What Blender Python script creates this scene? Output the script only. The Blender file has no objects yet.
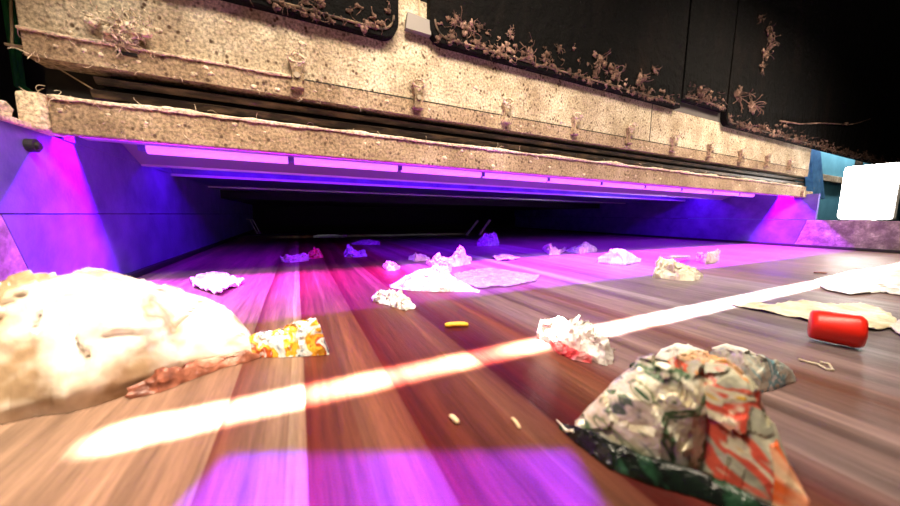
import bpy, bmesh, math, random
from mathutils import Vector, Matrix, noise
random.seed(7)
S = bpy.context.scene
C = S.collection
V = Vector

# ------------------------------------------------------------------ camera
CAM = V((0, 0, 0.16))
FPX = 312.0
RX = V((0.90026482, 0.04306549, -0.43320737))
RY = V((-0.43523003, 0.11167086, -0.89336691))
RZ = V((0.00990336, 0.99281165, 0.11927674))
cam_data = bpy.data.cameras.new('camera')
cam = bpy.data.objects.new('camera', cam_data); C.objects.link(cam)
cam.matrix_world = Matrix((list(RX) + [CAM.x], list(RY) + [CAM.y], list(RZ) + [CAM.z], [0, 0, 0, 1]))
cam_data.sensor_width = 36; cam_data.lens = 36 * FPX / 900
cam_data.clip_start = 0.004; cam_data.clip_end = 60
cam_data.dof.use_dof = True; cam_data.dof.focus_distance = 0.95; cam_data.dof.aperture_fstop = 4.5
S.camera = cam

# ------------------------------------------------------------------ world, lights, exposure
w = bpy.data.worlds.new('world'); S.world = w; w.use_nodes = True
w.node_tree.nodes['Background'].inputs[0].default_value = (1, .85, .7, 1)
w.node_tree.nodes['Background'].inputs[1].default_value = 0.03
S.view_settings.view_transform = 'Standard'; S.view_settings.look = 'None'
S.view_settings.gamma = 1; S.view_settings.use_curve_mapping = False
S.view_settings.exposure = 0.0

def area(name, loc, target, sx, sy, power, color, spread=180, roll=0):
    l = bpy.data.lights.new(name, 'AREA'); l.shape = 'RECTANGLE'; l.size = sx; l.size_y = sy
    l.energy = power; l.color = color; l.spread = math.radians(spread)
    o = bpy.data.objects.new(name, l); C.objects.link(o); o.location = loc
    d = (V(target) - V(loc)).normalized()
    if abs(d.z) > .99: up = V((0, 1, 0))
    else: up = V((0, 0, 1))
    z = -d; x = up.cross(z).normalized(); y = z.cross(x)
    m = Matrix((x, y, z)).transposed() @ Matrix.Rotation(roll, 3, 'Z')
    o.rotation_euler = m.to_euler()
    return o
WARM = (1, .86, .68)
area('overhead_lamp', (.35, .12, 1.02), (.55, .62, .20), 1.0, .12, 14, (1, .84, .64), 120)
area('overhead_lamp', (1.75, .10, 1.05), (1.95, .62, .20), 1.0, .12, 14, (1, .84, .64), 120)
area('added_left_fill', (-.20, .25, .74), (-.20, .42, .06), .30, .10, 5.4, (1, .84, .64), 100)  # unseen lamp added to brighten the bag and the belt's left side
area('scan_line_lamp', (1.485, .290, 1.3), (1.485, .290, 0), 3.23, .010, 26, (1, .93, .82), 2)
area('added_violet_patch', (.015, .096, 1.0), (.015, .096, 0), .23, .20, 5, (.10, .0, 1), 1.1, math.radians(-24))  # unseen light added to throw the violet patch on the belt
UVC = (.42, .0, 1)
area('hidden_ultraviolet_strip', (1.13, .828, .362), (1.13, .828, 0), 2.94, .016, 165, UVC, 175)  # unseen strip added to light the belt in place of the dim tubes
area('hidden_ultraviolet_strip', (1.13, 1.24, .340), (1.13, 1.24, 0), 2.9, .05, 15, (.17, 0, 1), 170)  # second unseen strip added to carry violet deeper into the tunnel
area('added_cabinet_fill', (3.3, .79, .80), (3.3, .88, .30), 1.8, .03, 9.0, (1, .95, .88), 150)  # unseen fill added behind the hood to brighten cabinet and post
area('added_tunnel_end_fill', (.6, 2.45, .236), (.6, 2.45, 0), 1.4, .05, .12, (.9, .95, 1), 70)  # unseen fill added to light the far end of the tunnel

# ------------------------------------------------------------------ helpers
def ray(px, py):
    v = V((px - 450, -(py - 253), -FPX)); return V((RX.dot(v), RY.dot(v), RZ.dot(v)))
def at(px, py, z=0.0):
    d = ray(px, py); return CAM + d * ((z - CAM.z) / d.z)
def aty(px, py, y):
    d = ray(px, py); return CAM + d * (y / d.y)

def tag(o, label=None, cat=None, group=None, kind=None):
    if label: o['label'] = label
    if cat: o['category'] = cat
    if group: o['group'] = group
    if kind: o['kind'] = kind
    return o
def build(name, bm, mat, parent=None, smooth=False, normals=True):
    if normals: bmesh.ops.recalc_face_normals(bm, faces=bm.faces)
    me = bpy.data.meshes.new(name); bm.to_mesh(me); bm.free()
    for p in me.polygons: p.use_smooth = smooth
    for m in (mat if isinstance(mat, (list, tuple)) else [mat]): me.materials.append(m)
    o = bpy.data.objects.new(name, me); C.objects.link(o)
    if parent: o.parent = parent
    return o
def empty(name, loc=(0, 0, 0)):
    o = bpy.data.objects.new(name, None); C.objects.link(o); o.location = loc; o.empty_display_size = .05
    return o
def child(name, bm, mat, parent, smooth=False):
    # mesh data is written in world coordinates, shifted to the parent's base
    off = V(parent.location); pp = parent.parent
    while pp: off += V(pp.location); pp = pp.parent
    bmesh.ops.translate(bm, verts=bm.verts, vec=-off)
    return build(name, bm, mat, parent, smooth)
def box(bm, a, b, bev=0.0):
    a = V(a); b = V(b)
    r = bmesh.ops.create_cube(bm, size=1, matrix=Matrix.Translation((a + b) / 2) @ Matrix.Diagonal((abs(b.x - a.x), abs(b.y - a.y), abs(b.z - a.z), 1)))
    if bev > 0:
        es = {e for v in r['verts'] for e in v.link_edges}
        bmesh.ops.bevel(bm, geom=list(es), offset=bev, segments=2, affect='EDGES', profile=.5)
def prism(bm, poly, axis, a, b):
    """poly of 2D points extruded along axis from a to b; 2D axes are the other two in order"""
    def mk(p, t):
        if axis == 'x': return (t, p[0], p[1])
        if axis == 'y': return (p[0], t, p[1])
        return (p[0], p[1], t)
    v0 = [bm.verts.new(mk(p, a)) for p in poly]; v1 = [bm.verts.new(mk(p, b)) for p in poly]
    n = len(poly)
    bm.faces.new(v0); bm.faces.new(v1[::-1])
    for i in range(n): bm.faces.new((v0[i], v0[(i + 1) % n], v1[(i + 1) % n], v1[i]))
def tube(bm, pts, r, seg=6, r1=None):
    pts = [V(p) for p in pts]; rings = []
    for i, p in enumerate(pts):
        d = (pts[min(i + 1, len(pts) - 1)] - pts[max(i - 1, 0)])
        d = d.normalized() if d.length > 1e-9 else V((0, 0, 1))
        u = d.cross(V((0, 0, 1)) if abs(d.z) < .9 else V((1, 0, 0))).normalized(); v = d.cross(u)
        rr = r if r1 is None else r + (r1 - r) * i / (len(pts) - 1)
        rings.append([bm.verts.new(p + (u * math.cos(2 * math.pi * k / seg) + v * math.sin(2 * math.pi * k / seg)) * rr) for k in range(seg)])
    for a, b in zip(rings, rings[1:]):
        for k in range(seg): bm.faces.new((a[k], a[(k + 1) % seg], b[(k + 1) % seg], b[k]))
    bm.faces.new(rings[0][::-1]); bm.faces.new(rings[-1])
def strand(bm, p, length, r, rnd, droop=.3, seg=3, d=None):
    p = V(p); d = V(d) if d else V((rnd.uniform(-1, 1), rnd.uniform(-1, .2), rnd.uniform(-1, 1)))
    d.normalize(); n = 7; pts = [p.copy()]; curl = V((rnd.uniform(-1, 1), rnd.uniform(-1, 1), rnd.uniform(-1, 1)))
    for i in range(n):
        d = (d + curl.cross(d) * .45 + V((rnd.uniform(-1, 1), rnd.uniform(-1, 1), rnd.uniform(-1, 1) - droop)) * .25).normalized()
        p = p + d * length / n; pts.append(p.copy())
    tube(bm, pts, r, seg)
def clump(bm, c, r, rnd, sub=3, squash=(1, .6, 1), amp=.6):
    res = bmesh.ops.create_icosphere(bm, subdivisions=sub, radius=1)
    o = V((rnd.uniform(-50, 50), rnd.uniform(-50, 50), 3))
    for v in res['verts']:
        k = 1 + amp * noise.noise(v.co * 2.2 + o) + amp * .5 * noise.noise(v.co * 6 + o)
        v.co = V(c) + V((v.co.x * squash[0], v.co.y * squash[1], v.co.z * squash[2])) * r * k

# ------------------------------------------------------------------ materials
def mat(name, base, rough=.6, metal=0, spec=.5, build_=None, **kw):
    m = bpy.data.materials.new(name); m.use_nodes = True
    n = m.node_tree.nodes; L = m.node_tree.links; b = n['Principled BSDF']
    b.inputs['Base Color'].default_value = (*base, 1); b.inputs['Roughness'].default_value = rough
    b.inputs['Metallic'].default_value = metal; b.inputs['Specular IOR Level'].default_value = spec
    for k, v in kw.items(): b.inputs[k.replace('_', ' ')].default_value = v
    if build_: build_(n, L, b)
    return m
def tex(n, L, scale, detail=5, sc=(1, 1, 1), kind='noise', rough=.6):
    tc = n.new('ShaderNodeTexCoord'); mp = n.new('ShaderNodeMapping'); mp.inputs['Scale'].default_value = sc
    L.new(tc.outputs['Object'], mp.inputs[0])
    t = n.new('ShaderNodeTexNoise' if kind == 'noise' else 'ShaderNodeTexVoronoi')
    t.inputs['Scale'].default_value = scale
    if kind == 'noise': t.inputs['Detail'].default_value = detail; t.inputs['Roughness'].default_value = rough
    L.new(mp.outputs[0], t.inputs['Vector'])
    return t
def ramp(n, L, src, stops, interp='LINEAR'):
    r = n.new('ShaderNodeValToRGB'); r.color_ramp.interpolation = interp
    els = r.color_ramp.elements
    while len(els) < len(stops): els.new(.5)
    for e, (p, c) in zip(els, stops): e.position = p; e.color = (*c, 1) if len(c) == 3 else c
    L.new(src, r.inputs[0]); return r
def mix(n, L, fac, a, b, mode='MIX'):
    m = n.new('ShaderNodeMix'); m.data_type = 'RGBA'; m.blend_type = mode
    for i, v in ((0, fac), (6, a), (7, b)):
        if hasattr(v, 'links') or isinstance(v, bpy.types.NodeSocket): L.new(v, m.inputs[i])
        elif isinstance(v, (int, float)): m.inputs[i].default_value = v
        else: m.inputs[i].default_value = (*v, 1)
    return m.outputs[2]
def bump(n, L, b, h, dist, strength=1.0):
    u = n.new('ShaderNodeBump'); u.inputs['Distance'].default_value = dist; u.inputs['Strength'].default_value = strength
    L.new(h, u.inputs['Height']); L.new(u.outputs[0], b.inputs['Normal'])
G = lambda v: (v, v, v)

def dusty(lo, mid, hi, dark, spots=True):
    def f(n, L, b):
        t = tex(n, L, 9, 8); r = ramp(n, L, t.outputs['Fac'], [(.3, lo), (.5, mid), (.68, hi)])
        fine = tex(n, L, 190, 3); rf = ramp(n, L, fine.outputs['Fac'], [(.36, G(.52)), (.60, G(1.32))])
        c = mix(n, L, 1.0, r.outputs[0], rf.outputs[0], 'MULTIPLY')
        if spots:
            v = tex(n, L, 95, kind='voronoi', sc=(1, 1, .8)); rv = ramp(n, L, v.outputs['Distance'], [(.20, G(1)), (.36, G(0))])
            k = tex(n, L, 26, 2); rk = ramp(n, L, k.outputs['Fac'], [(.40, G(0)), (.58, G(.95))])
            f2 = mix(n, L, 1.0, rv.outputs[0], rk.outputs[0], 'MULTIPLY')
            c = mix(n, L, f2, c, dark)
        L.new(c, b.inputs['Base Color'])
        bt = tex(n, L, 70, 6); bump(n, L, b, bt.outputs['Fac'], .006, .9)
    return f
M = {}
M['panel'] = mat('dusty_panel', (.5, .4, .3), .85, build_=dusty((.30, .21, .13), (.50, .40, .28), (.72, .62, .47), (.07, .03, .012)))
M['beam'] = mat('dusty_beam', (.5, .4, .3), .9, build_=dusty((.20, .13, .075), (.35, .25, .155), (.50, .38, .26), (.07, .035, .02)))
M['lint'] = mat('lint', (.62, .49, .34), .95, build_=dusty((.52, .39, .26), (.74, .59, .43), (.85, .74, .58), (.3, .2, .1), False))
M['pinklint'] = mat('pink_lint', (.45, .25, .2), .95, build_=dusty((.035, .016, .012), (.16, .085, .06), (.42, .26, .20), (.1, .04, .02), False))
M['screw'] = mat('dull_metal', (.30, .24, .18), .5, .6)
M['rail'] = mat('brown_black_rail', (.045, .028, .018), .45, .4, build_=lambda n, L, b: (L.new(ramp(n, L, tex(n, L, 60, 6, (.3, 1, 1)).outputs['Fac'], [(.45, (.012, .007, .005)), (.75, (.16, .10, .06))]).outputs[0], b.inputs['Base Color'])))
M['slot'] = mat('black_slot', (.008, .006, .005), .8)
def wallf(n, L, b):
    t = tex(n, L, 14, 8); L.new(ramp(n, L, t.outputs['Fac'], [(.35, (.085, .065, .26)), (.65, (.15, .11, .40))]).outputs[0], b.inputs['Base Color'])  # violet lamp glow is put into the wall and ceiling colour
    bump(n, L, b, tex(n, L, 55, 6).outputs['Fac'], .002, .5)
M['wall'] = mat('violet_glow_tunnel_wall', G(.5), .4, 0, build_=wallf)
def scuffed(n, L, b):
    t = tex(n, L, 20, 10, rough=.75); k = tex(n, L, 5, 3)
    r = ramp(n, L, t.outputs['Fac'], [(.42, (.17, .13, .13)), (.55, (.36, .29, .28)), (.66, (.72, .62, .56))])
    L.new(r.outputs[0], b.inputs['Base Color']); bump(n, L, b, t.outputs['Fac'], .003, .6)
    L.new(ramp(n, L, t.outputs['Fac'], [(.4, G(.28)), (.6, G(.6))]).outputs[0], b.inputs['Roughness'])
M['guard'] = mat('scuffed_guard', (.4, .35, .35), .4, .3, build_=scuffed)
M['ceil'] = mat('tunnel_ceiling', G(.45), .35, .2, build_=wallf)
M['trayglossy'] = mat('reflector_tray', (.3, .3, .34), .35, .3)
M['slotrim'] = mat('tray_rim', (.7, .65, .7), .3, .5)
M['rubber'] = mat('black_rubber', (.012, .01, .012), .6)
M['dark'] = mat('dark_machine', (.006, .005, .006), .7)
def hoodf(n, L, b):
    t = tex(n, L, 6, 10, (1, 1, .45), rough=.7)
    r = ramp(n, L, t.outputs['Fac'], [(.50, (.0010, .0008, .0008)), (.68, (.006, .0035, .003)), (.80, (.05, .025, .02))])
    L.new(r.outputs[0], b.inputs['Base Color']); bump(n, L, b, tex(n, L, 24, 8).outputs['Fac'], .02, 1)
M['hood'] = mat('grimy_black_hood', (.01, .01, .01), .8, .0, .12, build_=hoodf)
M['hoodrim'] = mat('grimy_rim', (.12, .08, .05), .6, .2, build_=lambda n, L, b: L.new(ramp(n, L, tex(n, L, 30, 8).outputs['Fac'], [(.4, (.02, .012, .01)), (.65, (.26, .17, .10))]).outputs[0], b.inputs['Base Color']))
M['bracket'] = mat('grey_bracket', (.16, .14, .13), .5, .3)
M['blue'] = mat('blue_paint', (.045, .16, .40), .45, build_=lambda n, L, b: L.new(ramp(n, L, tex(n, L, 25, 7).outputs['Fac'], [(.35, (.06, .20, .50)), (.62, (.12, .34, .70)), (.75, (.45, .42, .38))]).outputs[0], b.inputs['Base Color']))
M['teal'] = mat('teal_blue_paint', (.06, .25, .40), .5, build_=lambda n, L, b: L.new(ramp(n, L, tex(n, L, 9, 5).outputs['Fac'], [(.3, (.08, .30, .45)), (.7, (.14, .42, .58))]).outputs[0], b.inputs['Base Color']))
M['green'] = mat('dark_green', (.03, .30, .08), .7)
M['cable'] = mat('pale_cable', (.45, .33, .2), .7)
def emis(name, col, s):
    m = mat(name, (.8, .8, .8), .5); b = m.node_tree.nodes['Principled BSDF']
    b.inputs['Emission Color'].default_value = (*col, 1); b.inputs['Emission Strength'].default_value = s; return m
M['tubeglow'] = emis('glowing_ultraviolet_tube', (.55, .11, 1), 1.5)
M['flood'] = emis('floodlight_diffuser', (1, .97, .90), 17)
M['cap'] = mat('red_plastic', (.85, .02, .008), .35)

def beltf(n, L, b):
    tc = n.new('ShaderNodeTexCoord'); sx = n.new('ShaderNodeSeparateXYZ'); L.new(tc.outputs['Object'], sx.inputs[0])
    wob = tex(n, L, 1.0, 3, (2, 1.2, 1)); wa = n.new('ShaderNodeMath'); wa.operation = 'MULTIPLY_ADD'
    wa.inputs[1].default_value = .012; L.new(wob.outputs['Fac'], wa.inputs[0]); L.new(sx.outputs[0], wa.inputs[2])
    mr = n.new('ShaderNodeMapRange'); mr.inputs[1].default_value = -.4; mr.inputs[2].default_value = 1.1; L.new(wa.outputs[0], mr.inputs[0])
    tan = (.52, .38, .26); mar = (.14, .018, .011); br = (.23, .095, .055); dm = (.10, .009, .006); mv = (.36, .26, .25); dk = (.15, .09, .075)
    st = [(-.4, (.16, .10, .10)), (-.33, tan), (-.06, mar), (-.010, tan), (.004, mar), (.037, br), (.080, dm), (.150, br), (.180, dm), (.205, mar), (.235, br), (.27, mar), (.305, mv), (.36, dk), (.385, mv), (.45, br), (.49, mv),  # leftmost tan holds painted lamp glare, set among the stain bands
          (.60, (.32, .28, .29)), (.635, (.62, .58, .60)), (.645, (.26, .22, .23)), (.80, (.34, .30, .31)), (1.03, (.6, .55, .56)), (1.05, mv)]  # the two pale lines are floodlight reflections painted into the colour
    r = ramp(n, L, mr.outputs[0], [((x + .4) / 1.5, c) for x, c in st], 'CONSTANT')
    r2 = ramp(n, L, mr.outputs[0], [((x + .4) / 1.5, c) for x, c in st], 'LINEAR')
    c0 = mix(n, L, .6, r.outputs[0], r2.outputs[0])
    s1 = tex(n, L, 1, 8, (34, 1.1, 1), rough=.7); q = ramp(n, L, s1.outputs['Fac'], [(.32, G(.45)), (.5, G(.95)), (.7, G(1.5))])
    c1 = mix(n, L, 1.0, c0, q.outputs[0], 'MULTIPLY')
    s2 = tex(n, L, 1, 6, (160, 9, 1), rough=.8); q2 = ramp(n, L, s2.outputs['Fac'], [(.3, G(.6)), (.7, G(1.35))])
    c2 = mix(n, L, 1.0, c1, q2.outputs[0], 'MULTIPLY')
    c2 = mix(n, L, 1.0, c2, (.66, .62, .62), 'MULTIPLY')
    L.new(c2, b.inputs['Base Color'])
    L.new(ramp(n, L, s1.outputs['Fac'], [(.35, G(.34)), (.65, G(.55))]).outputs[0], b.inputs['Roughness'])
    bump(n, L, b, s2.outputs['Fac'], .0012, .6)
M['belt'] = mat('stained_belt_with_glare', (.3, .2, .15), .4, 0, .13, build_=beltf)

def film(name, cols, scale=30, rough=.35, spec=.5, metal=0, trans=.0):
    def f(n, L, b):
        t = tex(n, L, scale, 4, rough=.55)
        k = len(cols)
        L.new(ramp(n, L, t.outputs['Fac'], [(.30 + .4 * i / max(1, k - 1), c) for i, c in enumerate(cols)], 'LINEAR').outputs[0], b.inputs['Base Color'])
        bump(n, L, b, tex(n, L, scale * 2.5, 5).outputs['Fac'], .004, .6)
    return mat(name, cols[0], rough, metal, spec, f)
def printed(name, cols, scale=30, rough=.3, metal=0.0, sc=(1, 1, 1), dist=.8):
    """patches of printed colour"""
    def f(n, L, b):
        t = tex(n, L, scale, 3, sc, rough=.6); t.inputs['Distortion'].default_value = dist; k = len(cols)
        st = []
        for i, c in enumerate(cols):
            p = .28 + .44 * i / (k - 1); st += [(p - .018, c), (p + .012, c)]
        r = ramp(n, L, t.outputs['Fac'], st)
        L.new(r.outputs[0], b.inputs['Base Color']); bump(n, L, b, tex(n, L, scale * 1.6, 5).outputs['Fac'], .004, .8)
    return mat(name, cols[0], rough, metal, .5, f)
WH = (.85, .82, .78)
M['bag'] = film('cloudy_white_plastic', [(.20, .12, .06), (.36, .25, .15), (.70, .60, .48), (.90, .87, .82), (.48, .36, .24), (.88, .84, .78)], 11, .24)
M['white'] = film('white_tissue', [(.62, .58, .55), WH, (.92, .9, .88)], 40, .5)
M['cream'] = film('cream_film', [(.62, .50, .36), (.85, .76, .62), (.9, .86, .78)], 40, .4)
M['pink'] = film('pale_pink_film', [(.55, .35, .45), (.8, .6, .7), (.9, .8, .85)], 60, .35)
M['red'] = film('red_film', [(.5, .02, .03), (.8, .08, .1), (.9, .5, .5)], 60, .35)
M['lilac'] = film('lilac_film', [(.3, .2, .4), (.5, .4, .6), (.75, .65, .8)], 60, .4)
M['greenwhite'] = printed('green_specked_wrap', [(.45, .55, .42), (.85, .85, .82), (.82, .82, .80), (.6, .35, .4), (.9, .9, .88)], 75, .4)
M['snack'] = printed('orange_white_snack_print', [(.75, .76, .76), (.12, .13, .15), (.55, .62, .66), (.85, .84, .80), (.90, .42, .03), (.92, .55, .06), (.55, .10, .02), (.80, .80, .78), (.15, .16, .18)], 34, .25, .2, (1, .8, 1))
M['clear'] = film('clear_film', [(.5, .45, .5), (.8, .75, .8)], 40, .2); M['clear'].node_tree.nodes['Principled BSDF'].inputs['Alpha'].default_value = .5
M['yellow'] = mat('yellow_plastic', (.85, .50, .04), .4)
M['browned'] = film('brown_red_film', [(.10, .03, .02), (.35, .12, .07), (.6, .4, .3)], 40, .3)

# ------------------------------------------------------------------ the setting
XL, XR = -.374, 2.60
bm = bmesh.new(); box(bm, (-4, -2, -.62), (7, 9, -.60)); o = build('floor', bm, M['dark']); tag(o, kind='structure')
bm = bmesh.new(); box(bm, (-4, 6.0, -.6), (7, 6.05, 3)); o = build('wall_back', bm, M['dark']); tag(o, kind='structure')
bm = bmesh.new(); box(bm, (6.6, -2, -.6), (6.65, 6, 3)); o = build('wall_right', bm, M['dark']); tag(o, kind='structure')
bm = bmesh.new(); box(bm, (-2.2, -1, -.6), (-2.15, 6, 3)); o = build('wall_left', bm, M['dark']); tag(o, kind='structure')

# conveyor belt
conv = empty('conveyor_belt', (0, 0, -.6)); tag(conv, 'wide maroon and brown stained conveyor belt running under the sorting machine', 'conveyor belt')
bm = bmesh.new(); box(bm, (XL + .002, -.6, -.012), (XR - .002, 3.38, 0)); child('belt', bm, M['belt'], conv)
for x in (XL + .05, XR - .05):
    for y in (-.4, 1.5, 3.2):
        bm = bmesh.new(); box(bm, (x - .03, y - .03, -.6), (x + .03, y + .03, -.061)); child('leg', bm, M['dark'], conv)
bm = bmesh.new(); box(bm, (XL, -.6, -.06), (XR, 3.38, -.014)); child('frame', bm, M['dark'], conv)

# side guards along the belt
def guard(x0, x1, inner, label, yslant_top, yslant_bot):
    g = empty('belt_side_guard', ((x0 + x1) / 2, .7, -.02)); tag(g, label, 'side guard')
    bm = bmesh.new(); prism(bm, [(-.5, 0.014), (yslant_bot, 0.014), (yslant_top, .155), (-.5, .155)], 'x', x0, x1); child('front_plate', bm, M['guard'], g)['label'] = 'scuffed dusty front plate'
    bm = bmesh.new(); prism(bm, [(yslant_bot + .002, .014), (3.38, .014), (3.38, .155), (yslant_top + .002, .155)], 'x', x0, x1); child('rear_plate', bm, M['wall'], g)['label'] = 'smooth rear plate with violet glow in its colour'
    s = .012 if inner > 0 else -.012
    xa, xb = (x1 - .004, x1 + .012) if inner > 0 else (x0 - .012, x0 + .004)
    bm = bmesh.new(); box(bm, (xa, -.5, .001), (xb, 3.38, .015), .002); child('rubber_skirt', bm, M['rubber'], g)
    for ya in (-.5, 3.3):
        bm = bmesh.new(); box(bm, ((x0 + x1) / 2 - .011, ya, -.6), ((x0 + x1) / 2 + .011, ya + .06, .014)); child('post', bm, M['dark'], g)
guard(XL - .024, XL, 1, 'scuffed low steel guard along the left edge of the belt', .669, .725)
guard(XR, XR + .024, -1, 'scuffed low steel guard along the right edge of the belt below the floodlight', .72, .757)

# ------------------------------------------------------------------ the sorting machine
mach = empty('optical_sorting_machine', (1.12, .75, .155))
tag(mach, 'wide dusty beige optical sorting machine spanning the belt, violet light under it', 'sorting machine')
rnd = random.Random(3)
Y0 = .75
# front panel, split at the seam
bm = bmesh.new(); box(bm, (-.372, Y0, .437), (2.625, Y0 + .03, .66), .002); child('front_panel', bm, M['panel'], mach)
bm = bmesh.new()
prism(bm, [(Y0 - .001, .435), (Y0 + .012, .435), (Y0 + .05, .412), (Y0 + .05, .400), (Y0 + .001, .400)], 'x', -.370, 2.625)
child('lower_strip', bm, M['beam'], mach)
bm = bmesh.new(); box(bm, (-.374, Y0 + .05, .35), (2.62, Y0 + .07, .60)); box(bm, (-.29, Y0 + .045, .345), (2.62, Y0 + .06, .40)); child('slot_back', bm, M['slot'], mach)
bm = bmesh.new(); prism(bm, [(Y0 + .012, .386), (Y0 + .045, .396), (Y0 + .045, .380), (Y0 + .020, .376)], 'x', -.300, 2.63)
child('rail', bm, M['rail'], mach)
bm = bmesh.new(); prism(bm, [(Y0 + .010, .364), (Y0 + .020, .368), (Y0 + .045, .366), (Y0 + .045, .350), (Y0 + .014, .353)], 'x', -.305, 2.63)
child('rail', bm, M['rail'], mach)
bm = bmesh.new(); tube(bm, [(-.352, Y0 + .03, .399), (-.306, Y0 + .035, .368)], .0011, 5)
child('end_rod', bm, M['cable'], mach)
# slots cut in the front (dark inset bars)
bm = bmesh.new(); box(bm, (-.262, Y0 - .0025, .424), (-.236, Y0, .430), .001); child('lifting_slot', bm, M['slot'], mach)
# seam in the panel at the right (vertical joint) and long horizontal seam
bm = bmesh.new(); box(bm, (-.372, Y0 - .0008, .4355), (2.62, Y0 + .01, .4378)); box(bm, (1.17, Y0 - .0008, .437), (1.173, Y0 + .01, .62)); child('seam', bm, M['slot'], mach)
bm = bmesh.new(); box(bm, (1.30, Y0 - .001, .565), (1.64, Y0, .64)); child('bare_strip', bm, M['bracket'], mach)['label'] = 'bare grey metal strip'
# beam
bm = bmesh.new(); box(bm, (-.352, Y0, .286), (2.63, Y0 + .020, .343), .002); box(bm, (-.352, Y0 + .01, .338), (2.63, Y0 + .06, .344)); child('lower_beam', bm, M['beam'], mach)
bm = bmesh.new(); box(bm, (-.385, Y0 - .006, .288), (-.3525, Y0 + .05, .346), .006); child('beam_end_cap', bm, M['lint'], mach)
bm = bmesh.new(); box(bm, (2.56, Y0 - .012, .282), (2.69, Y0 + .04, .318), .003); child('beam_end_cap', bm, M['beam'], mach)
# crust of dust along the top of beam and along the panel's lower edge
def crust(bm, x0, x1, y, z, h, dn, rnd, step=.006):
    rings = []; x = x0; sd = rnd.uniform(0, 99)
    while x < x1:
        a = .5 + .5 * noise.noise(V((x * 14, sd, 0))); c = .5 + .5 * noise.noise(V((x * 70, sd, 5)))
        t = z + h * (.15 + .6 * a * a + .9 * c * a); d = z - dn * (.2 + .9 * c); yy = y - .003 - .004 * c
        rings.append([bm.verts.new((x, yy, d)), bm.verts.new((x, yy - .002 * a, (t + d) / 2)), bm.verts.new((x, y - .001, t)), bm.verts.new((x, y + .012, t)), bm.verts.new((x, y + .012, d))])
        x += step * rnd.uniform(.6, 1.4)
    for a, b in zip(rings, rings[1:]):
        for k in range(5): bm.faces.new((a[k], a[(k + 1) % 5], b[(k + 1) % 5], b[k]))
    bm.faces.new(rings[0][::-1]); bm.faces.new(rings[-1])
bm = bmesh.new(); crust(bm, -.35, 2.55, Y0, .3425, .008, .005, rnd); tag(child('dust_crust', bm, M['lint'], mach), kind='stuff')
bm = bmesh.new(); crust(bm, -.372, .0, Y0 - .001, .4375, .007, .004, rnd, .004); tag(child('dust_crust', bm, M['lint'], mach), kind='stuff')
# lint strands hanging off edges
bm = bmesh.new()
for i in range(420):
    x = -.37 + 3.0 * rnd.random() ** 1.8
    z, s = rnd.choice([(.4385, 1), (.402, 1), (.344, 1.2), (.344, 1.2), (.30, .6), (.5, .6)])
    if z == .5: z = rnd.uniform(.45, .53)
    if z == .30: z = rnd.uniform(.29, .34)
    strand(bm, (x, Y0 - .001, z), rnd.uniform(.006, .022) * s, rnd.uniform(.0003, .0006), rnd)
tag(child('lint_fuzz', bm, M['lint'], mach), kind='stuff')
# lumps of dust on the faces
bm = bmesh.new()
for i in range(110):
    x = -.36 + 2.9 * rnd.random() ** 1.5; z = rnd.choice([rnd.uniform(.29, .34), rnd.uniform(.44, .535), rnd.uniform(.405, .43)])
    clump(bm, (x, Y0, z), rnd.uniform(.0015, .005), rnd, 2, (1.3, .5, .9), .8)
tag(child('dust_lump', bm, M['lint'], mach, True), kind='stuff')
# big tangle over the first latch
bm = bmesh.new()
c0 = V((-.247, Y0 - .012, .461))
for q in range(16): clump(bm, c0 + V((rnd.gauss(-.004, .016), rnd.uniform(-.004, .006), rnd.gauss(0, .009))), rnd.uniform(.005, .011), rnd, 3, (1.3, .7, .8), 1.1)
for i in range(120):
    p = c0 + V((rnd.gauss(0, .014), rnd.uniform(-.008, .004), rnd.gauss(0, .012)))
    strand(bm, p, rnd.uniform(.015, .035), rnd.uniform(.0005, .0011), rnd, .5)
tag(child('lint_tangle', bm, M['lint'], mach, True), kind='stuff')
# latches along the seam, every 26 cm
def latch(x, r):
    yb = Y0
    bm = bmesh.new()
    box(bm, (x - .013, yb - .016, .414), (x + .013, yb, .420), .001)       # foot
    prism(bm, [(x - .010, .420), (x + .010, .420), (x + .009, .442), (x + .015, .466), (x - .014, .466), (x - .008, .442)], 'y', yb - .014, yb)
    box(bm, (x + .007, yb - .012, .430), (x + .013, yb, .445), .001)
    t = child('latch', bm, M['beam'], mach)
    base = bmesh.new(); tube(base, [(x, yb - .019, .437), (x, yb - .013, .437)], .0055, 10); ch = child('screw', base, M['screw'], t)
    ch.location = (0, 0, 0)
    bm = bmesh.new()
    for k in range(26):
        a = r.uniform(0, 2 * math.pi); p = V((x + math.cos(a) * .011, yb - .012, .470 + math.sin(a) * .008))
        strand(bm, p, r.uniform(.012, .026), r.uniform(.0005, .0009), r, .2)
    pts = [(x + math.cos(a * math.pi / 6) * .015, yb - .014, .470 + math.sin(a * math.pi / 6) * .008) for a in range(13)]
    tube(bm, pts, .003, 5); clump(bm, (x + r.uniform(-.004, .004), yb - .012, .458), .007, r, 2, (1, .5, 1.2), .9)
    tag(child('lint_collar', bm, M['lint'], t, True), kind='stuff')
for i in range(1, 11): latch(-.25 + i * .26, rnd)
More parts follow.
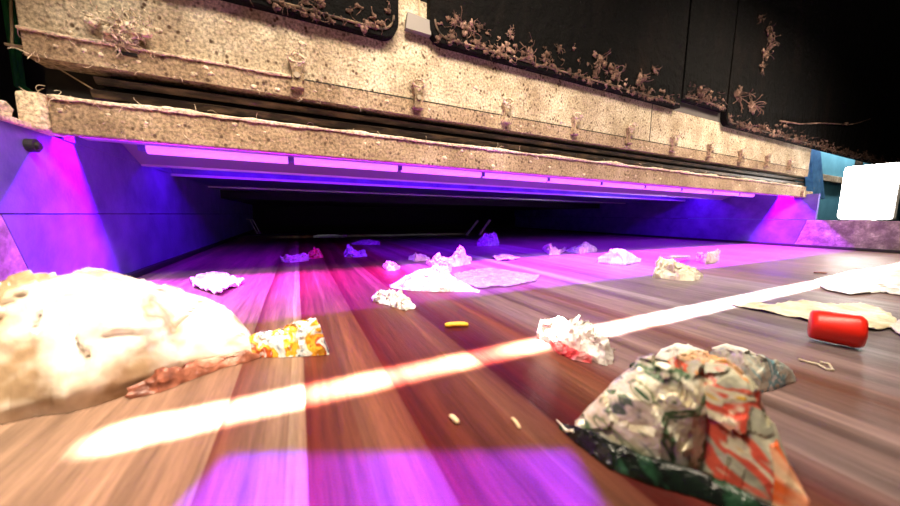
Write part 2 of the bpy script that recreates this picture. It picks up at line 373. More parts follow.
# upper side plates, ceiling, tray, tubes
def plate(name, a, b, m, bev=0): 
    bm = bmesh.new(); box(bm, a, b, bev); return child(name, bm, m, mach)
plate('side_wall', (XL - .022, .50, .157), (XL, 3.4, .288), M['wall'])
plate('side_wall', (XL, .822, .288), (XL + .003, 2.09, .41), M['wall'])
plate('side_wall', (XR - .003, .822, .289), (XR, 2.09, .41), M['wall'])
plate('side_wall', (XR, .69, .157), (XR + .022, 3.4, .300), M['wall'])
bm = bmesh.new(); box(bm, (XL - .10, .50, .288), (XL + .006, .742, .297), .002); child('top_flange', bm, M['lint'], mach)
bm = bmesh.new(); crust(bm, XL - .10, XL - .012, .70, .300, .02, .006, rnd, .003); tag(child('dust_crust', bm, M['lint'], mach), kind='stuff')
bm = bmesh.new(); clump(bm, (-.41, .735, .315), .02, rnd, 3, (1.2, .8, 1), .5); tag(child('dust_lump', bm, M['lint'], mach, True), kind='stuff')
bm = bmesh.new()
tube(bm, [(XL - .01, .738, .262), (XL + .010, .738, .262)], .010, 16); tube(bm, [(XL + .008, .738, .262), (XL + .014, .738, .262)], .006, 6)
child('bolt', bm, M['rubber'], mach)
# unseen lamp channel added behind the beam to cut off the violet light; open below
plate('added_channel_top', (XL, Y0 + .02, .412), (XR, .92, .42), M['slot'])
plate('added_channel_back', (XL, .851, .303), (XR, .855, .41), M['slot'])
plate('tray_rim', (XL + .01, .849, .299), (XR, .880, .304), M['slotrim'])
# recessed tube tray: y .88 .. 1.10
bm = bmesh.new(); prism(bm, [(.88, .305), (.89, .322), (1.03, .322), (1.12, .288), (1.13, .288), (1.13, .330), (.88, .330)], 'x', XL + .004, XR); child('reflector_tray', bm, M['trayglossy'], mach)
plate('tray_rim', (XL + .004, 1.125, .283), (XR, 1.135, .289), M['slotrim'])
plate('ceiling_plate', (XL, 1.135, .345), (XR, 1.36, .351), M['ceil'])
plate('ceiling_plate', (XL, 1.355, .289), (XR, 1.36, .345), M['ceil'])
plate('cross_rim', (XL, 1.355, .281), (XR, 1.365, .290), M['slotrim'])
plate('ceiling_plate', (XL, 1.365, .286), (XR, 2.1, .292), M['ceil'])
plate('cross_rim', (XL, 1.83, .279), (XR, 1.84, .2855), M['slotrim'])
plate('hopper_plate', (XL, 2.1, .24), (XR, 3.4, .25), M['dark'])
plate('hopper_plate', (XL, 2.09, .24), (XR, 2.10, .30), M['dark'])
x = -.30
k = 0
while x < 2.5:
    bm = bmesh.new(); tube(bm, [(x, .955, .303), (min(x + .282, 2.55), .955, .303)], .0115, 10); child('lamp_tube', bm, M['tubeglow'], mach, True)
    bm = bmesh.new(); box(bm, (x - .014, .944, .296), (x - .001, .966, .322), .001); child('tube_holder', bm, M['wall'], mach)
    x += .297
for i in range(9):
    bm = bmesh.new(); tube(bm, [(-.30 + i * .33, 1.01, .3205), (-.30 + i * .33, 1.01, .316)], .004, 8)
    child('rivet', bm, M['slotrim'], mach)

# second housing further back seen through the tunnel
rear = empty('rear_machine_frame', (1.1, 3.45, -.02)); tag(rear, 'black rear machine frame at the far dark end of the tunnel', 'machine frame')
bm = bmesh.new(); box(bm, (-.6, 3.42, .05), (2.9, 3.6, .6)); child('rear_panel', bm, M['dark'], rear)
for xa in (-.6, 2.8):
    bm = bmesh.new(); box(bm, (xa, 3.42, -.6), (xa + .1, 3.5, .05)); child('leg', bm, M['dark'], rear)
M['strut'] = mat('pale_strut_metal', (.7, .72, .7), .35, .3)
def bar(p0, p1, w, d, bm):
    tube(bm, [p0, p1], w, 4)
def strutobj(pts, r, label):
    bm = bmesh.new()
    for a, b in pts: tube(bm, [a, b], r, 6)
    o = build('support_strut', bm, M['strut']); tag(o, label, 'strut')
Ys = 2.7
strutobj([(aty(246, 219, Ys), aty(253, 220, Ys)), (aty(250, 220, Ys), aty(261, 240.5, Ys)), (aty(253, 220, Ys), aty(264, 240.5, Ys))], .004, 'thin double grey strut at the far left end of the dark tunnel')
strutobj([(aty(466, 235.5, 2.3), aty(478, 220.5, 2.3))], .010, 'left one of two slanted grey bars deep inside the tunnel')
strutobj([(aty(479, 235.5, 2.3), aty(490, 220, 2.3))], .011, 'right one of two slanted grey bars deep inside the tunnel')
def hung(n, x, y):   # keeps the struts' feet on a bar
    pass
bm = bmesh.new(); box(bm, (-.36, 2.69, .0), (.06, 2.72, .010)); o = build('cross_bar', bm, M['dark']); tag(o, 'low black cross bar at the far left of the tunnel, below the thin strut', 'bar')

# ------------------------------------------------------------------ black hood above the opening
YH = .729
def hood(x0, x1, z0, top, label, notch_left=True, notch_right=True, seed=1):
    r = random.Random(seed)
    h = empty('overhead_hood', ((x0 + x1) / 2, YH, z0)); tag(h, label, 'hood')
    def outline(ins):
        c = .035; q = []
        a0, a1, b0 = x0 + ins, x1 - ins, z0 + ins
        q.append((a0, top))
        if notch_left: q += [(a0 + c * (1 - math.cos(t)), b0 + c * (1 - math.sin(t))) for t in [i * math.pi / 12 for i in range(7)]]
        else: q.append((a0, b0))
        if notch_right: q += [(a1 - c * (1 - math.sin(t)), b0 + c * (1 - math.cos(t))) for t in [i * math.pi / 12 for i in range(7)]]
        else: q.append((a1, b0))
        q.append((a1, top)); return q
    bm = bmesh.new(); prism(bm, outline(.003), 'y', YH - .004, YH + .018); child('hood_panel', bm, M['hood'], h)
    ol = outline(.014); bm = bmesh.new(); tube(bm, [(p[0], YH - .006, p[1]) for p in ol if p[1] < z0 + .06], .0024, 6); child('edge_trim', bm, M['hoodrim'], h)
    # grime along the edge
    bm = bmesh.new(); n = int((x1 - x0) * 150)
    for i in range(n):
        x = x0 + .02 + (x1 - x0 - .04) * r.random()
        d = noise.noise(V((x * 3, seed, 0))) * .5 + .5
        z = z0 + .004 + abs(r.gauss(0, .03 * (d + .25)))
        clump(bm, (x, YH - .006, z), r.uniform(.0015, .006) * (.5 + d), r, 2, (1.3, .6, 1), 1.3)
        for q in range(2): strand(bm, (x, YH - .008, z), r.uniform(.008, .026), r.uniform(.0004, .001), r, .4)
    tag(child('grime_fringe', bm, M['pinklint'], h, True), kind='stuff')
    return h
hl = hood(-1.2, .222, .545, 1.3, 'black grimy hood panel at the top, left of the grey bracket', True, True, 4)
hr = hood(.292, 1.300, .563, 2.2, 'black grimy hood panel right of the grey bracket, over the middle of the machine', True, False, 9)
hr3 = hood(1.305, 1.62, .598, 2.2, 'narrow black hood section with a higher edge, grey strip showing below it', False, False, 15)
hr2 = hood(1.625, 4.6, .548, 2.2, 'large black grimy hood panel filling the top right corner', True, False, 12)
r = random.Random(21)
tufts = [(455, 22, 1.2), (466, 28, 1.6), (480, 26, .8), (510, 33, 1), (528, 55, 1.8), (545, 60, 1), (560, 48, 1), (600, 62, 2), (615, 72, 2), (640, 80, 2), (655, 70, 1.2), (700, 92, 2), (740, 95, 3), (752, 106, 3), (765, 55, 2), (770, 42, 2.3), (762, 68, 1.4), (768, 30, 1.6), (760, 18, 1.3)]
for hd, sel in ((hr, [t for t in tufts if t[0] < 670]), (hr3, [t for t in tufts if 670 < t[0] < 720]), (hr2, [t for t in tufts if t[0] > 720])):
    bm = bmesh.new()
    for (px, py, sc) in sel:
        p = aty(px, py, YH - .008)
        for q in range(5): clump(bm, p + V((r.gauss(0, .006), 0, r.gauss(0, .006))) * sc, .004 * sc, r, 2, (1, .5, 1.1), 1.3)
        for i in range(16): strand(bm, p + V((r.gauss(0, .004), 0, r.gauss(0, .004))) * sc, .020 * sc, .0006 * sc, r, .4)
    tag(child('lint_tuft', bm, M['pinklint'], hd, True), kind='stuff')
bm = bmesh.new()
tube(bm, [aty(px, py, YH - .012) for px, py in [(780, 121), (800, 124), (820, 123), (838, 124), (848, 125), (858, 123), (870, 119)]], .0035, 6)
clump(bm, aty(846, 124, YH - .012), .014, r, 3, (1.6, .6, .6), .8)
child('dusty_rod', bm, M['pinklint'], hr2, True)
# grey bracket with its cable in the gap
br = empty('hanging_bracket', (.217, .735, .5)); tag(br, 'small grey bracket in the gap between the black hoods, cable above it', 'bracket')
bm = bmesh.new(); pa, pb, pc, pd = [aty(*p, .742) for p in ((404, 31), (429, 38), (429, 24), (406, 15))]
prism(bm, [(p.x, p.z) for p in (pa, pb, pc, pd)], 'y', .728, .742); child('bracket_plate', bm, M['bracket'], br)
bm = bmesh.new(); p = aty(419, 20, .735); tube(bm, [(p.x, .733, p.z - .003), (p.x + .001, .733, p.z + .3)], .0022, 6); child('cable', bm, M['cable'], br)
# ------------------------------------------------------------------ right side: blue post, cabinet, bracket, floodlight
M['frameW'] = mat('lamp_housing', (.5, .5, .5), .5)
cab = empty('blue_machine_cabinet', (3.2, 1.1, -.6)); tag(cab, 'teal blue machine cabinet behind the floodlight at the right', 'cabinet')
bm = bmesh.new(); box(bm, (2.74, .90, .15), (5.6, 1.4, 1.4), .004); child('cabinet_body', bm, M['teal'], cab)
bm = bmesh.new(); box(bm, (2.80, .95, -.6), (2.9, 1.05, .15)); child('leg', bm, M['dark'], cab)
bm = bmesh.new(); box(bm, (3.7, .95, -.6), (3.8, 1.05, .15)); child('leg', bm, M['dark'], cab)
bm = bmesh.new(); box(bm, (2.745, .875, .43), (4.02, .899, .475), .003); child('cross_rail', bm, M['panel'], cab)
bm = bmesh.new(); box(bm, (4.02, .865, .40), (4.06, .899, 1.3), .002); child('door_edge', bm, M['rail'], cab)
post = empty('blue_post', (2.9, .86, .22)); tag(post, 'slanting bright blue post at the right end of the beige machine', 'post')
bm = bmesh.new(); q = [aty(*p, .835) for p in ((807, 148), (817, 149), (825, 199), (814, 197))]
q = [(p.x, p.z) for p in q]; q[0] = (q[0][0] - .02, q[0][1] + .12); q[1] = (q[1][0] - .02, q[1][1] + .12)
prism(bm, q, 'y', .835, .868); child('post_beam', bm, M['blue'], post)
bm = bmesh.new(); box(bm, (2.86, .84, .22), (3.0, .866, .300), .003); child('foot_plate', bm, M['guard'], post)

fl = empty('floodlight', (2.66, .53, .157)); tag(fl, 'glaring white floodlight standing on the right side guard', 'floodlight')
def plane_pts(): 
    return [(.632, .160), (.445, .160), (.445, .47), (.632, .47)]
bm = bmesh.new(); c = .018; y0, y1, z0, z1 = .450, .625, .162, .44
pts = []
for cx, cy, a0 in ((y1 - c, z0 + c, 0), (y0 + c, z0 + c, 90), (y0 + c, z1 - c, 180), (y1 - c, z1 - c, 270)):
    for t in range(0, 91, 18):
        a = math.radians(a0 + t); pts.append((cx + c * math.cos(a) if False else cx + c * math.sin(math.radians(90 - (a0 + t))), cy - c * math.sin(a)))
prism(bm, pts, 'x', 2.655, 2.67); child('diffuser', bm, M['flood'], fl)
bm = bmesh.new(); box(bm, (2.671, y0 - .003, z0), (2.72, y1 + .003, z1 + .003), .004); box(bm, (2.60, .50, .155), (2.70, .57, .163)); child('lamp_housing', bm, M['frameW'], fl)

# ------------------------------------------------------------------ left edge: dark background bits
bm = bmesh.new(); box(bm, (-1.6, .95, -.6), (-.42, 1.3, 1.5)); o = build('dark_cabinet', bm, M['dark']); tag(o, 'black cabinet in the dark at the far left behind the machine', 'cabinet')
bm = bmesh.new()
pts = [aty(px, py, .8) for px, py in ((11, -10), (11, 10), (12, 30), (12, 48))]
tube(bm, pts, .0018, 6); tube(bm, [aty(px, py, .8) for px, py in ((5, 44), (12, 45.5), (24, 47))], .0024, 6)
o = build('hanging_cable', bm, M['cable']); tag(o, 'thin pale dusty cable hanging at the far left edge', 'cable')
bm = bmesh.new()
for dx in (.004, .012): tube(bm, [V((-.480 + dx, 0.935, .66)), V((-.480 + dx, .935, .56)), V((-.480 + dx, .935, .47 + dx)), V((-.480 + dx, .935, .40)), V((-.42 + dx, .935, .34))], .004, 6)
o = build('green_hose', bm, M['green']); tag(o, 'dark green hoses hanging behind the left end of the beige panel', 'hose')

# ------------------------------------------------------------------ waste on the belt
def interp(pts, x):
    if x <= pts[0][0]: return pts[0][1]
    for a, b in zip(pts, pts[1:]):
        if x <= b[0]: return a[1] + (b[1] - a[1]) * (x - a[0]) / (b[0] - a[0])
    return pts[-1][1]
def rag(o, p, f):
    """flat facets meeting in sharp creases, about -1..1"""
    k = 0
    for g, w_ in ((1.0, .62), (2.3, .38)):
        q = p * f * g + o
        d, c = noise.voronoi(q + V((noise.noise(q * .7), noise.noise(q * .7 + V((9, 2, 5))), noise.noise(q * .7 + V((3, 7, 1))))) * .35)
        a = noise.cell_vector(c[0] * 7.3) - V((.5, .5, .5))
        k += w_ * (2.6 * (q - c[0]).dot(a) + 1.1 * a.x)
    return max(-1.2, min(1.2, k))
def scrap(name, top, base, depth, m, label=None, cat=None, group=None, seed=0, crease=.35, nu=44, nv=22, smooth=False, lift=0.0, power=.8, jag=.0, freq=None, parent=None, peak=.5):
    crease *= .75
    """a crumpled hollow of film: silhouette heights over a footprint, its own depth and underside"""
    r = random.Random(seed + 11); o = V((r.uniform(-50, 50), r.uniform(-50, 50), r.uniform(-50, 50)))
    x0, x1 = base[0][0], base[-1][0]
    mid = at((x0 + x1) / 2, interp(base, (x0 + x1) / 2)); wid = (at(x1, base[-1][1]) - at(x0, base[0][1])).length
    f = freq or 5.0 / wid
    bm = bmesh.new(); grid = []
    for i in range(nu + 1):
        u = i / nu; px = x0 + (x1 - x0) * u
        B = at(px, interp(base, px), lift); d = V((B.x, B.y, 0)).normalized()
        D = depth * (math.sin(math.pi * min(max(u, .03), .97)) ** .45) * (1 + jag * noise.noise(V((u * 6, seed, 0))))
        # height so that the silhouette reaches top(px) at the ridge
        ridge = B + d * D * peak; rr = ray(px, interp(top, px)); t = (ridge.x * d.x + ridge.y * d.y) / (rr.x * d.x + rr.y * d.y)
        H = max(.0015, CAM.z + rr.z * t - lift)
        row = []
        for j in range(nv + 1):
            v = j / nv; a = math.pi * v
            q = 1 - v if False else v
            off = D * (q ** (math.log(.5) / math.log(.5)) if peak == .5 else q)
            p = B + d * off; z = H * max(0, math.sin(a)) ** power
            k = crease * 1.5 * rag(o, V((p.x, p.y, z)), f); k2 = crease * 1.5 * rag(o * 1.7, V((p.x, p.y, z)), f)
            env = math.sin(a) ** .5
            p = p + V((0, 0, z * (1 + .6 * k * env) + .0006)) + d * (k2 * H * .9 * env) + d.cross(V((0, 0, 1))) * k2 * wid * .09
            p.z = max(p.z, lift + .0006)
            row.append(bm.verts.new(p))
        grid.append(row)
    for a, b in zip(grid, grid[1:]):
        for j in range(nv): bm.faces.new((a[j], a[j + 1], b[j + 1], b[j]))
        bm.faces.new((a[nv], a[0], b[0], b[nv]))
    bm.faces.new(grid[0]); bm.faces.new(grid[-1][::-1])
    bmesh.ops.triangulate(bm, faces=bm.faces)
    if parent: return child(name, bm, m, parent, smooth)
    # origin at base
    bmesh.ops.translate(bm, verts=bm.verts, vec=-V((mid.x, mid.y, 0)))
    ob = build(name, bm, m, None, smooth); ob.location = (mid.x, mid.y, 0)
    tag(ob, label, cat, group); return ob
def sheet(name, outline, m, thick=.0012, wave=.004, f=25, label=None, cat=None, group=None, seed=0, lift=.0, parent=None, smooth=True, cuts=5):
    """a thin piece of film lying on the belt, wavy, with thickness"""
    o = V((seed * 3.1, seed * 1.7, 0)); P = [at(px, py, lift) for px, py in outline]
    c = sum(P, V()) / len(P)
    bm = bmesh.new(); vs = [bm.verts.new((p.x, p.y, 0)) for p in P]; bm.faces.new(vs)
    bmesh.ops.triangulate(bm, faces=bm.faces)
    for _ in range(cuts):
        es = [e for e in bm.edges if e.calc_length() > .006]
        if not es: break
        bmesh.ops.subdivide_edges(bm, edges=es, cuts=1, use_grid_fill=False); bmesh.ops.triangulate(bm, faces=[g for g in bm.faces if len(g.verts) > 3])
    top = list(bm.verts)
    for v in top:
        k = rag(o, v.co, f * 1.3) * .7
        v.co.z = lift + .0012 + wave * max(0, .45 + k)
    ret = bmesh.ops.extrude_face_region(bm, geom=list(bm.faces))
    for g in ret['geom']:
        if isinstance(g, bmesh.types.BMVert): g.co.z += thick
    if parent: return child(name, bm, m, parent, smooth)
    bmesh.ops.translate(bm, verts=bm.verts, vec=-V((c.x, c.y, 0)))
    ob = build(name, bm, m, None, smooth); ob.location = (c.x, c.y, 0); tag(ob, label, cat, group); return ob

# big plastic bag, far left
bag = scrap('plastic_bag', [(-90, 300), (-30, 296), (0, 297), (25, 285), (60, 276), (90, 272), (130, 275), (170, 286), (210, 297), (235, 312), (250, 332), (256, 348)],
            [(-90, 440), (0, 425), (40, 416), (70, 413), (100, 405), (150, 388), (180, 372), (220, 362), (256, 354)], .15, M['bag'],
            'large cloudy white plastic bag at the left edge of the belt', 'plastic bag', seed=2, crease=.12, nu=110, nv=60, smooth=True, power=.6, freq=13)
scrap('crumpled_wrapper', [(128, 388), (160, 372), (190, 362), (225, 356), (252, 352), (262, 354)], [(128, 400), (160, 393), (190, 381), (225, 368), (250, 362), (262, 358)], .02, M['browned'],
      'dark red-brown film wrapper tucked under the front of the big white bag', 'wrapper', seed=3, crease=.4, lift=.0)
scrap('snack_packet', [(246, 338), (262, 332), (275, 330), (288, 326), (300, 322), (318, 318), (323, 326), (329, 352)], [(246, 352), (262, 358), (280, 358), (300, 357), (318, 356), (329, 355)], .035, M['snack'],
      'orange and white snack packet right beside the big white bag', 'snack packet', seed=4, crease=.12, nu=50)
sheet('paper_scrap', [(190, 280), (203, 276), (222, 275), (233, 280), (245, 284), (232, 291), (222, 297), (205, 292), (193, 288)], M['white'], .002, .012, 22, 'torn white paper scrap at the left, just behind the big white bag', 'paper', seed=5, smooth=False)
scrap('tissue', [(372, 297), (380, 292), (390, 290), (398, 293), (405, 297), (413, 305)], [(372, 301), (382, 304), (395, 308), (405, 311), (413, 309)], .03, M['white'], 'small white tissue in front of the green-speckled wrap', 'tissue', seed=6, crease=.5)
scrap('crumpled_wrap', [(391, 286), (405, 276), (420, 269), (435, 267), (447, 270), (452, 277), (462, 282), (476, 290)], [(391, 288), (410, 291), (430, 292), (450, 292), (465, 292), (478, 293)], .09, M['greenwhite'],
      'white crumpled wrap with green specks, largest scrap in the violet light', 'wrap', seed=7, crease=.3, nu=60)
sheet('clear_film', [(452, 276), (470, 271), (488, 269), (510, 272), (540, 276), (536, 282), (510, 287), (480, 289), (462, 284)], M['clear'], .0012, .005, 20, 'flat pale film sheet to the right of the green-speckled wrap', 'film', seed=8, smooth=False)
scrap('film_scrap', [(383, 264), (388, 261), (395, 263), (400, 267)], [(383, 267), (388, 271), (395, 271), (400, 269)], .03, M['pink'], 'small pale scrap just left of and behind the green-speckled wrap', 'scrap', seed=9)
scrap('film_scrap', [(427, 259), (440, 256), (452, 257), (458, 248), (462, 247), (466, 256), (471, 259)], [(427, 265), (440, 268), (455, 267), (466, 265), (471, 263)], .08, M['pink'], 'tall pink film scrap standing right behind the green-speckled wrap', 'scrap', seed=10, crease=.55)
scrap('film_scrap', [(409, 257), (416, 253), (424, 255), (430, 258)], [(409, 260), (416, 262), (424, 261), (430, 261)], .05, M['pink'], 'small pink scrap touching the left side of the tall pink scrap', 'scrap', seed=11)
scrap('film_scrap', [(434, 268), (440, 263), (450, 264), (452, 268)], [(434, 271), (440, 274), (448, 273), (452, 272)], .03, M['pink'], 'tiny pink scrap in front of the tall pink scrap', 'scrap', seed=12)
scrap('film_scrap', [(281, 257), (288, 255), (292, 257), (297, 255), (304, 254), (309, 256)], [(281, 262), (290, 263), (300, 262), (309, 261)], .07, M['pink'], 'pink scrap just left of the red one far inside the tunnel', 'scrap', seed=13, crease=.5)
scrap('film_scrap', [(308, 254), (314, 249), (319, 249), (323, 255)], [(308, 259), (314, 259), (323, 258)], .08, M['red'], 'red scrap far inside the tunnel, at the left', 'scrap', seed=14)
scrap('film_scrap', [(344, 254), (348, 245), (352, 248), (358, 252), (364, 249), (367, 255)], [(344, 257), (355, 257.5), (367, 257)], .1, M['lilac'], 'two-humped lilac scrap far inside the tunnel between red scrap and pink scraps', 'scrap', seed=15, crease=.5)
scrap('film_scrap', [(352, 243), (365, 240), (380, 241)], [(352, 244.5), (365, 245), (380, 245)], .15, M['lilac'], 'flat bluish scrap behind the two-humped lilac scrap', 'scrap', seed=16)
scrap('film_scrap', [(314, 236), (320, 235), (330, 234.5), (338, 235.5), (347, 235)], [(314, 237.6), (330, 237.8), (347, 237.6)], .2, M['white'], 'bright sliver of white scraps at the farthest end of the tunnel', 'scrap', seed=17)
scrap('film_scrap', [(477, 242), (482, 236), (488, 235), (492, 232), (496, 235), (499, 242)], [(477, 246), (488, 246.5), (499, 245.5)], .12, M['lilac'], 'lilac scrap far inside the tunnel under the slanted bars', 'scrap', seed=18)
sheet('film_scrap', [(492, 258), (500, 256), (510, 257), (520, 259), (508, 261), (497, 261)], M['pink'], .002, .008, 20, 'thin flat pinkish scrap lying behind the pale film sheet', 'scrap', seed=19)
scrap('film_scrap', [(543, 247), (548, 244), (553, 248), (559, 250), (566, 247)], [(543, 250), (549, 255), (559, 255), (566, 250)], .04, M['pink'], 'white and pink pointed scrap in the middle of the tunnel, left of the lilac pair', 'scrap', seed=20, crease=.5)
scrap('film_scrap', [(566, 250), (575, 247), (586, 243), (590, 245), (596, 249)], [(566, 252), (580, 254), (596, 252)], .08, M['lilac'], 'pointed lilac scrap directly right of the white and pink pointed scrap', 'scrap', seed=21)
scrap('crumpled_cup', [(597, 258), (605, 252), (614, 249), (624, 251), (632, 255), (641, 259)], [(597, 263), (610, 265), (625, 266), (641, 262)], .06, M['white'], 'white crumpled scrap like a squashed cup, right of centre at the tunnel mouth', 'cup', seed=22, crease=.22, smooth=True)
scrap('white_bag_scrap', [(654, 262), (659, 256), (665, 257), (675, 261), (688, 266), (698, 272), (702, 275)], [(654, 278), (664, 279), (680, 281), (695, 281), (702, 277)], .05, M['cream'], 'cream white twisted bag scrap at the right of the belt near the violet edge', 'bag', seed=23, crease=.35)
bm = bmesh.new(); pts = []
for k in range(15):
    t = k / 14; pts.append(at(676 + 28 * t, 260 - 1.5 * t, .012 + .024 * math.sin(math.pi * t)) + V((0, .05, 0)))
tube(bm, pts, .006, 6); o = build('film_loop', bm, M['pink'], None, True); tag(o, 'thin pale loop of film right behind the cream twisted bag', 'film')
for v in o.data.vertices: pass
scrap('film_scrap', [(696, 254), (705, 252), (712, 251), (719, 250)], [(696, 261), (705, 264), (713, 263), (719, 260)], .06, M['pink'], 'violet-pink scrap beyond the cream twisted bag, nearest the right guard', 'scrap', seed=24, crease=.4)
# yellow stick and slivers
def stick(p0, p1, r_, m, label, name='plastic_stick', cat='stick'):
    a = at(*p0); b = at(*p1); a.z = b.z = r_ * .6 + .0005
    d = (b - a).normalized(); s = d.cross(V((0, 0, 1))) * r_; bm = bmesh.new()
    rows = []
    for i in range(7):
        t = i / 6; c = a.lerp(b, t) + V((0, 0, .001 * math.sin(t * 3))); w = 1 if 0 < i < 6 else .7
        rows.append([bm.verts.new(c + s * w * k1 + V((0, 0, r_ * .6 * w * k2))) for k1, k2 in ((-1, -1), (1, -1), (1.05, .6), (.6, 1), (-.6, 1), (-1.05, .6))])
    for q1, q2 in zip(rows, rows[1:]):
        for k in range(6): bm.faces.new((q1[k], q1[(k + 1) % 6], q2[(k + 1) % 6], q2[k]))
    bm.faces.new(rows[0][::-1]); bm.faces.new(rows[-1])
    o = build(name, bm, m, None, True); tag(o, label, cat)
stick((445, 327), (468, 326.5), .0045, M['yellow'], 'small yellow stick lying alone at the middle of the belt')
M['straw'] = film('straw_chip', [(.6, .42, .22), (.85, .66, .42)], 60, .6)
stick((450, 417), (458, 425), .0018, M['straw'], 'tiny pale straw chip below the bright stripe, at the centre', 'straw_chip', 'chip')
stick((512, 419), (520, 430), .0012, M['straw'], 'tiny pale straw chip between the centre one and the wrapper heap', 'straw_chip', 'chip')
stick((640, 310.5), (652, 311), .003, M['rail'], 'small dark sliver right of the bright stripe before the red cap', 'dark_sliver', 'chip') if False else None
stick((814, 273.5), (826, 274), .004, M['browned'], 'small dark sliver on the bright stripe at the far right of the belt', 'plastic_sliver', 'sliver')
# white paper on the bright stripe
scrap('paper_piece', [(539, 320), (548, 320), (556, 318), (565, 323), (575, 319), (585, 324), (598, 333), (606, 338), (613, 349)], [(539, 338), (553, 345), (570, 352), (590, 360), (604, 366), (613, 364)], .045, M['white'],
      'crumpled white paper piece lying across the bright light stripe', 'paper', seed=26, crease=.35, nu=60)
scrap('wrapper_piece', [(548, 341), (556, 341), (570, 348), (592, 357)], [(548, 343), (558, 354), (575, 361), (592, 364)], .008, M['red'], 'brown-red film piece under the front of the white paper on the stripe', 'wrapper', seed=27, crease=.3)
# long pale film and red cap
M['palefilm'] = film('pale_yellow_film', [(.62, .50, .28), (.85, .78, .58), (.9, .87, .8)], 25, .35)
sheet('long_film', [(727, 305), (745, 304), (775, 306), (800, 303), (830, 306), (860, 305), (878, 309), (895, 320), (898, 328), (880, 332), (850, 330), (820, 326), (800, 320), (770, 314), (745, 309)], M['palefilm'], .0015, .005, 30, 'long pale yellow film strip lying behind the red cap', 'film', seed=28)
M['clearwhite'] = film('whitish_glare', [(.55, .52, .5), (.85, .83, .8), (.95, .94, .92)], 14, .25)
sheet('glare_sheet', [(812, 282), (850, 272), (905, 266), (960, 268), (960, 300), (905, 297), (880, 293), (850, 296), (826, 291)], M['clearwhite'], .0012, .0035, 14, 'large white sheet added as glare on the belt at the right edge, in front of the guard', 'film', seed=29)  # white sheet added to stand for lamp glare on the belt
sheet('white_tissue', [(888, 329), (900, 324), (920, 326), (925, 338), (900, 337)], M['white'], .002, .006, 30, 'bit of white tissue cut by the right edge beyond the red cap', 'tissue', seed=30)
# the red cap: a moulded plastic cap lying on its side
cap = empty('red_plastic_cap', tuple(at(834, 348))); tag(cap, 'bright red plastic cap lying on the belt at the right', 'cap')
bm = bmesh.new()
pb = at(834, 347); dv = V((pb.x, pb.y, 0)).normalized(); rt = V((dv.y, -dv.x, 0))
cc = pb + dv * .018 + V((0, 0, .0209)); ax = (rt * .97 + dv * .12).normalized()
u = ax.cross(V((0, 0, 1))).normalized(); vv = u.cross(ax); prof = [(-.0235, .017), (-.022, .0195), (-.017, .0210), (.006, .0222), (.015, .0225), (.019, .0215), (.0215, .0185)]
rings = []
for (t, rr) in prof:
    rings.append([bm.verts.new(cc + ax * t + (u * math.cos(2 * math.pi * k / 24) + vv * math.sin(2 * math.pi * k / 24) * .92) * rr * (1 + .02 * math.cos(6 * 2 * math.pi * k / 24))) for k in range(24)])
for a, b in zip(rings, rings[1:]):
    for k in range(24): bm.faces.new((a[k], a[(k + 1) % 24], b[(k + 1) % 24], b[k]))
bm.faces.new(rings[0][::-1]); bm.faces.new(rings[-1])
child('cap_shell', bm, M['cap'], cap, True)
# translucent scrap in the cap's shadow
bm = bmesh.new(); r = random.Random(5)
tube(bm, [at(px, py, .002) for px, py in ((799, 359), (808, 362), (818, 364), (826, 369), (833, 370), (829, 364), (820, 362))], .0012, 5)
o = build('film_thread', bm, M['palefilm'], None, True); tag(o, 'curled pale film thread in front of the red cap', 'thread')

# ---- heap of wrappers, bottom right
M['foil'] = printed('silver_beige_foil_print', [(.03, .10, .05), (.80, .74, .58), (.26, .28, .17), (.72, .64, .46), (.85, .80, .66), (.10, .17, .09), (.50, .46, .36), (.85, .82, .76), (.10, .16, .08)], 34, .25, .12, (1, .35, 1))
M['colour'] = printed('orange_red_yellow_print', [(.05, .16, .06), (.70, .64, .50), (.80, .30, .05), (.62, .58, .44), (.45, .44, .34), (.68, .10, .06), (.70, .62, .46), (.75, .45, .06), (.28, .40, .20), (.78, .74, .64)], 26, .3, 0, (1, .4, 1))
M['darkgreen'] = printed('black_green_film', [(.006, .010, .008), (.015, .05, .025), (.005, .007, .006), (.006, .012, .008), (.03, .09, .05), (.45, .42, .35)], 26, .22, 0, (1, .4, 1))
M['orange'] = printed('orange_cream_print', [(.75, .66, .48), (.85, .36, .10), (.80, .55, .35), (.80, .14, .03), (.82, .62, .42), (.85, .76, .62)], 16, .3, 0, (1, .5, 1))
M['glossblue'] = printed('blue_white_print', [(.04, .05, .06), (.80, .80, .80), (.20, .38, .44), (.60, .56, .46), (.50, .58, .56), (.80, .78, .72), (.03, .03, .04)], 22, .2, 0, (1, .5, 1))
scrap('crisp_packet', [(575, 424), (590, 404), (610, 380), (630, 362), (650, 360), (680, 364), (705, 372), (722, 392), (738, 420)], [(575, 438), (600, 452), (630, 464), (660, 474), (690, 478), (715, 470), (738, 455)], .052, M['foil'],
      'crumpled silvery beige foil packet, left half of the wrapper heap', 'packet', seed=31, crease=.24, nu=100, nv=56, freq=17, power=.55)
scrap('crisp_packet', [(652, 372), (668, 360), (690, 358), (712, 362), (732, 378), (748, 400), (765, 432), (782, 462), (800, 498)], [(652, 440), (680, 462), (705, 478), (735, 494), (765, 508), (800, 518)], .035, M['colour'],
      'crumpled packet printed orange, red and yellow, middle of the wrapper heap', 'packet', seed=33, crease=.22, nu=100, nv=56, freq=17, power=.55)
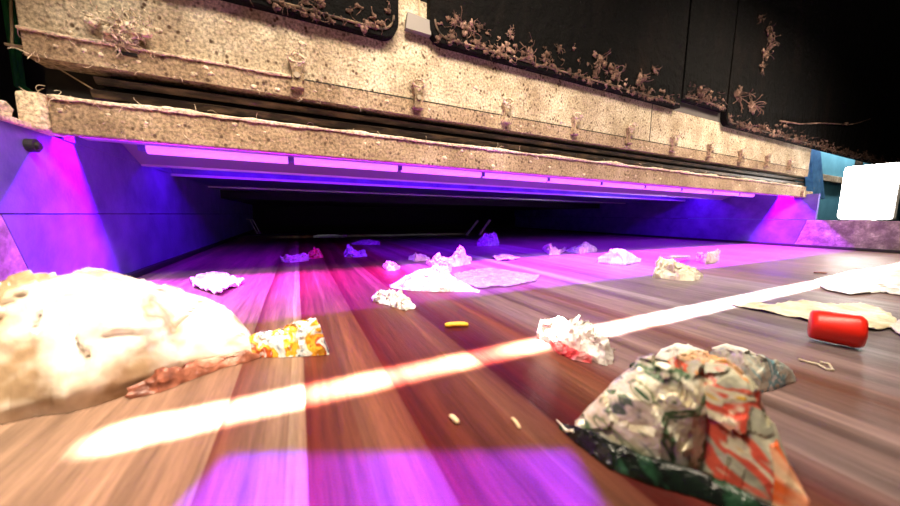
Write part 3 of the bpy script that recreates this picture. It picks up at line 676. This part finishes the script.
scrap('black_film', [(560, 424), (575, 428), (610, 442), (650, 458), (700, 474), (760, 500), (800, 520)], [(560, 430), (580, 448), (610, 470), (650, 486), (700, 500), (750, 520), (800, 536)], .020, M['darkgreen'],
      'shiny black and dark green film at the front of the wrapper heap', 'film', seed=34, crease=.2, nu=80, nv=40, freq=40)
scrap('orange_carton', [(725, 440), (745, 430), (765, 440), (785, 470), (806, 500)], [(725, 480), (750, 498), (780, 515), (806, 525)], .02, M['orange'],
      'orange and cream carton piece at the right front end of the wrapper heap', 'carton', seed=35, crease=.14, nu=60, nv=34, freq=14)
scrap('white_lump', [(655, 357), (660, 349), (672, 345), (688, 345), (702, 350), (708, 362)], [(655, 362), (670, 368), (690, 371), (708, 370)], .03, M['white'], 'smooth white rounded scrap behind the packets of the wrapper heap', 'scrap', seed=36, crease=.12, smooth=True)
scrap('blue_pouch', [(708, 352), (722, 346), (740, 350), (760, 356), (778, 362), (790, 370), (796, 378)], [(708, 366), (725, 378), (742, 390), (760, 394), (780, 388), (796, 382)], .025, M['glossblue'], 'blue, white and black pouch at the right back of the wrapper heap', 'pouch', seed=37, crease=.12, nu=60, nv=34, smooth=True)
scrap('torn_strip', [(712, 348), (725, 344), (745, 349), (757, 355)], [(712, 350), (725, 350), (745, 354), (757, 358)], .012, M['white'], 'thin white torn strip behind the blue pouch of the wrapper heap', 'strip', seed=38, crease=.2)
scrap('orange_scrap', [(664, 362), (680, 352), (700, 352), (722, 360), (742, 372)], [(664, 376), (690, 380), (720, 388), (742, 384)], .02, M['orange'], 'orange and cream scrap at the top of the wrapper heap before the white lump', 'scrap', seed=40, crease=.15, power=.5, lift=.026)
scrap('green_scrap', [(628, 366), (645, 358), (662, 360), (680, 372)], [(628, 380), (650, 384), (680, 386)], .02, M['darkgreen'], 'dark green scrap at the top left of the wrapper heap', 'scrap', seed=41, crease=.2, power=.5, lift=.026)
sheet('clear_film', [(556, 424), (563, 428), (600, 446), (650, 468), (700, 486), (696, 492), (650, 476), (600, 456), (566, 436)], M['cream'], .0015, .006, 30, 'thin cream torn edge of film along the front of the black film', 'film', seed=42)
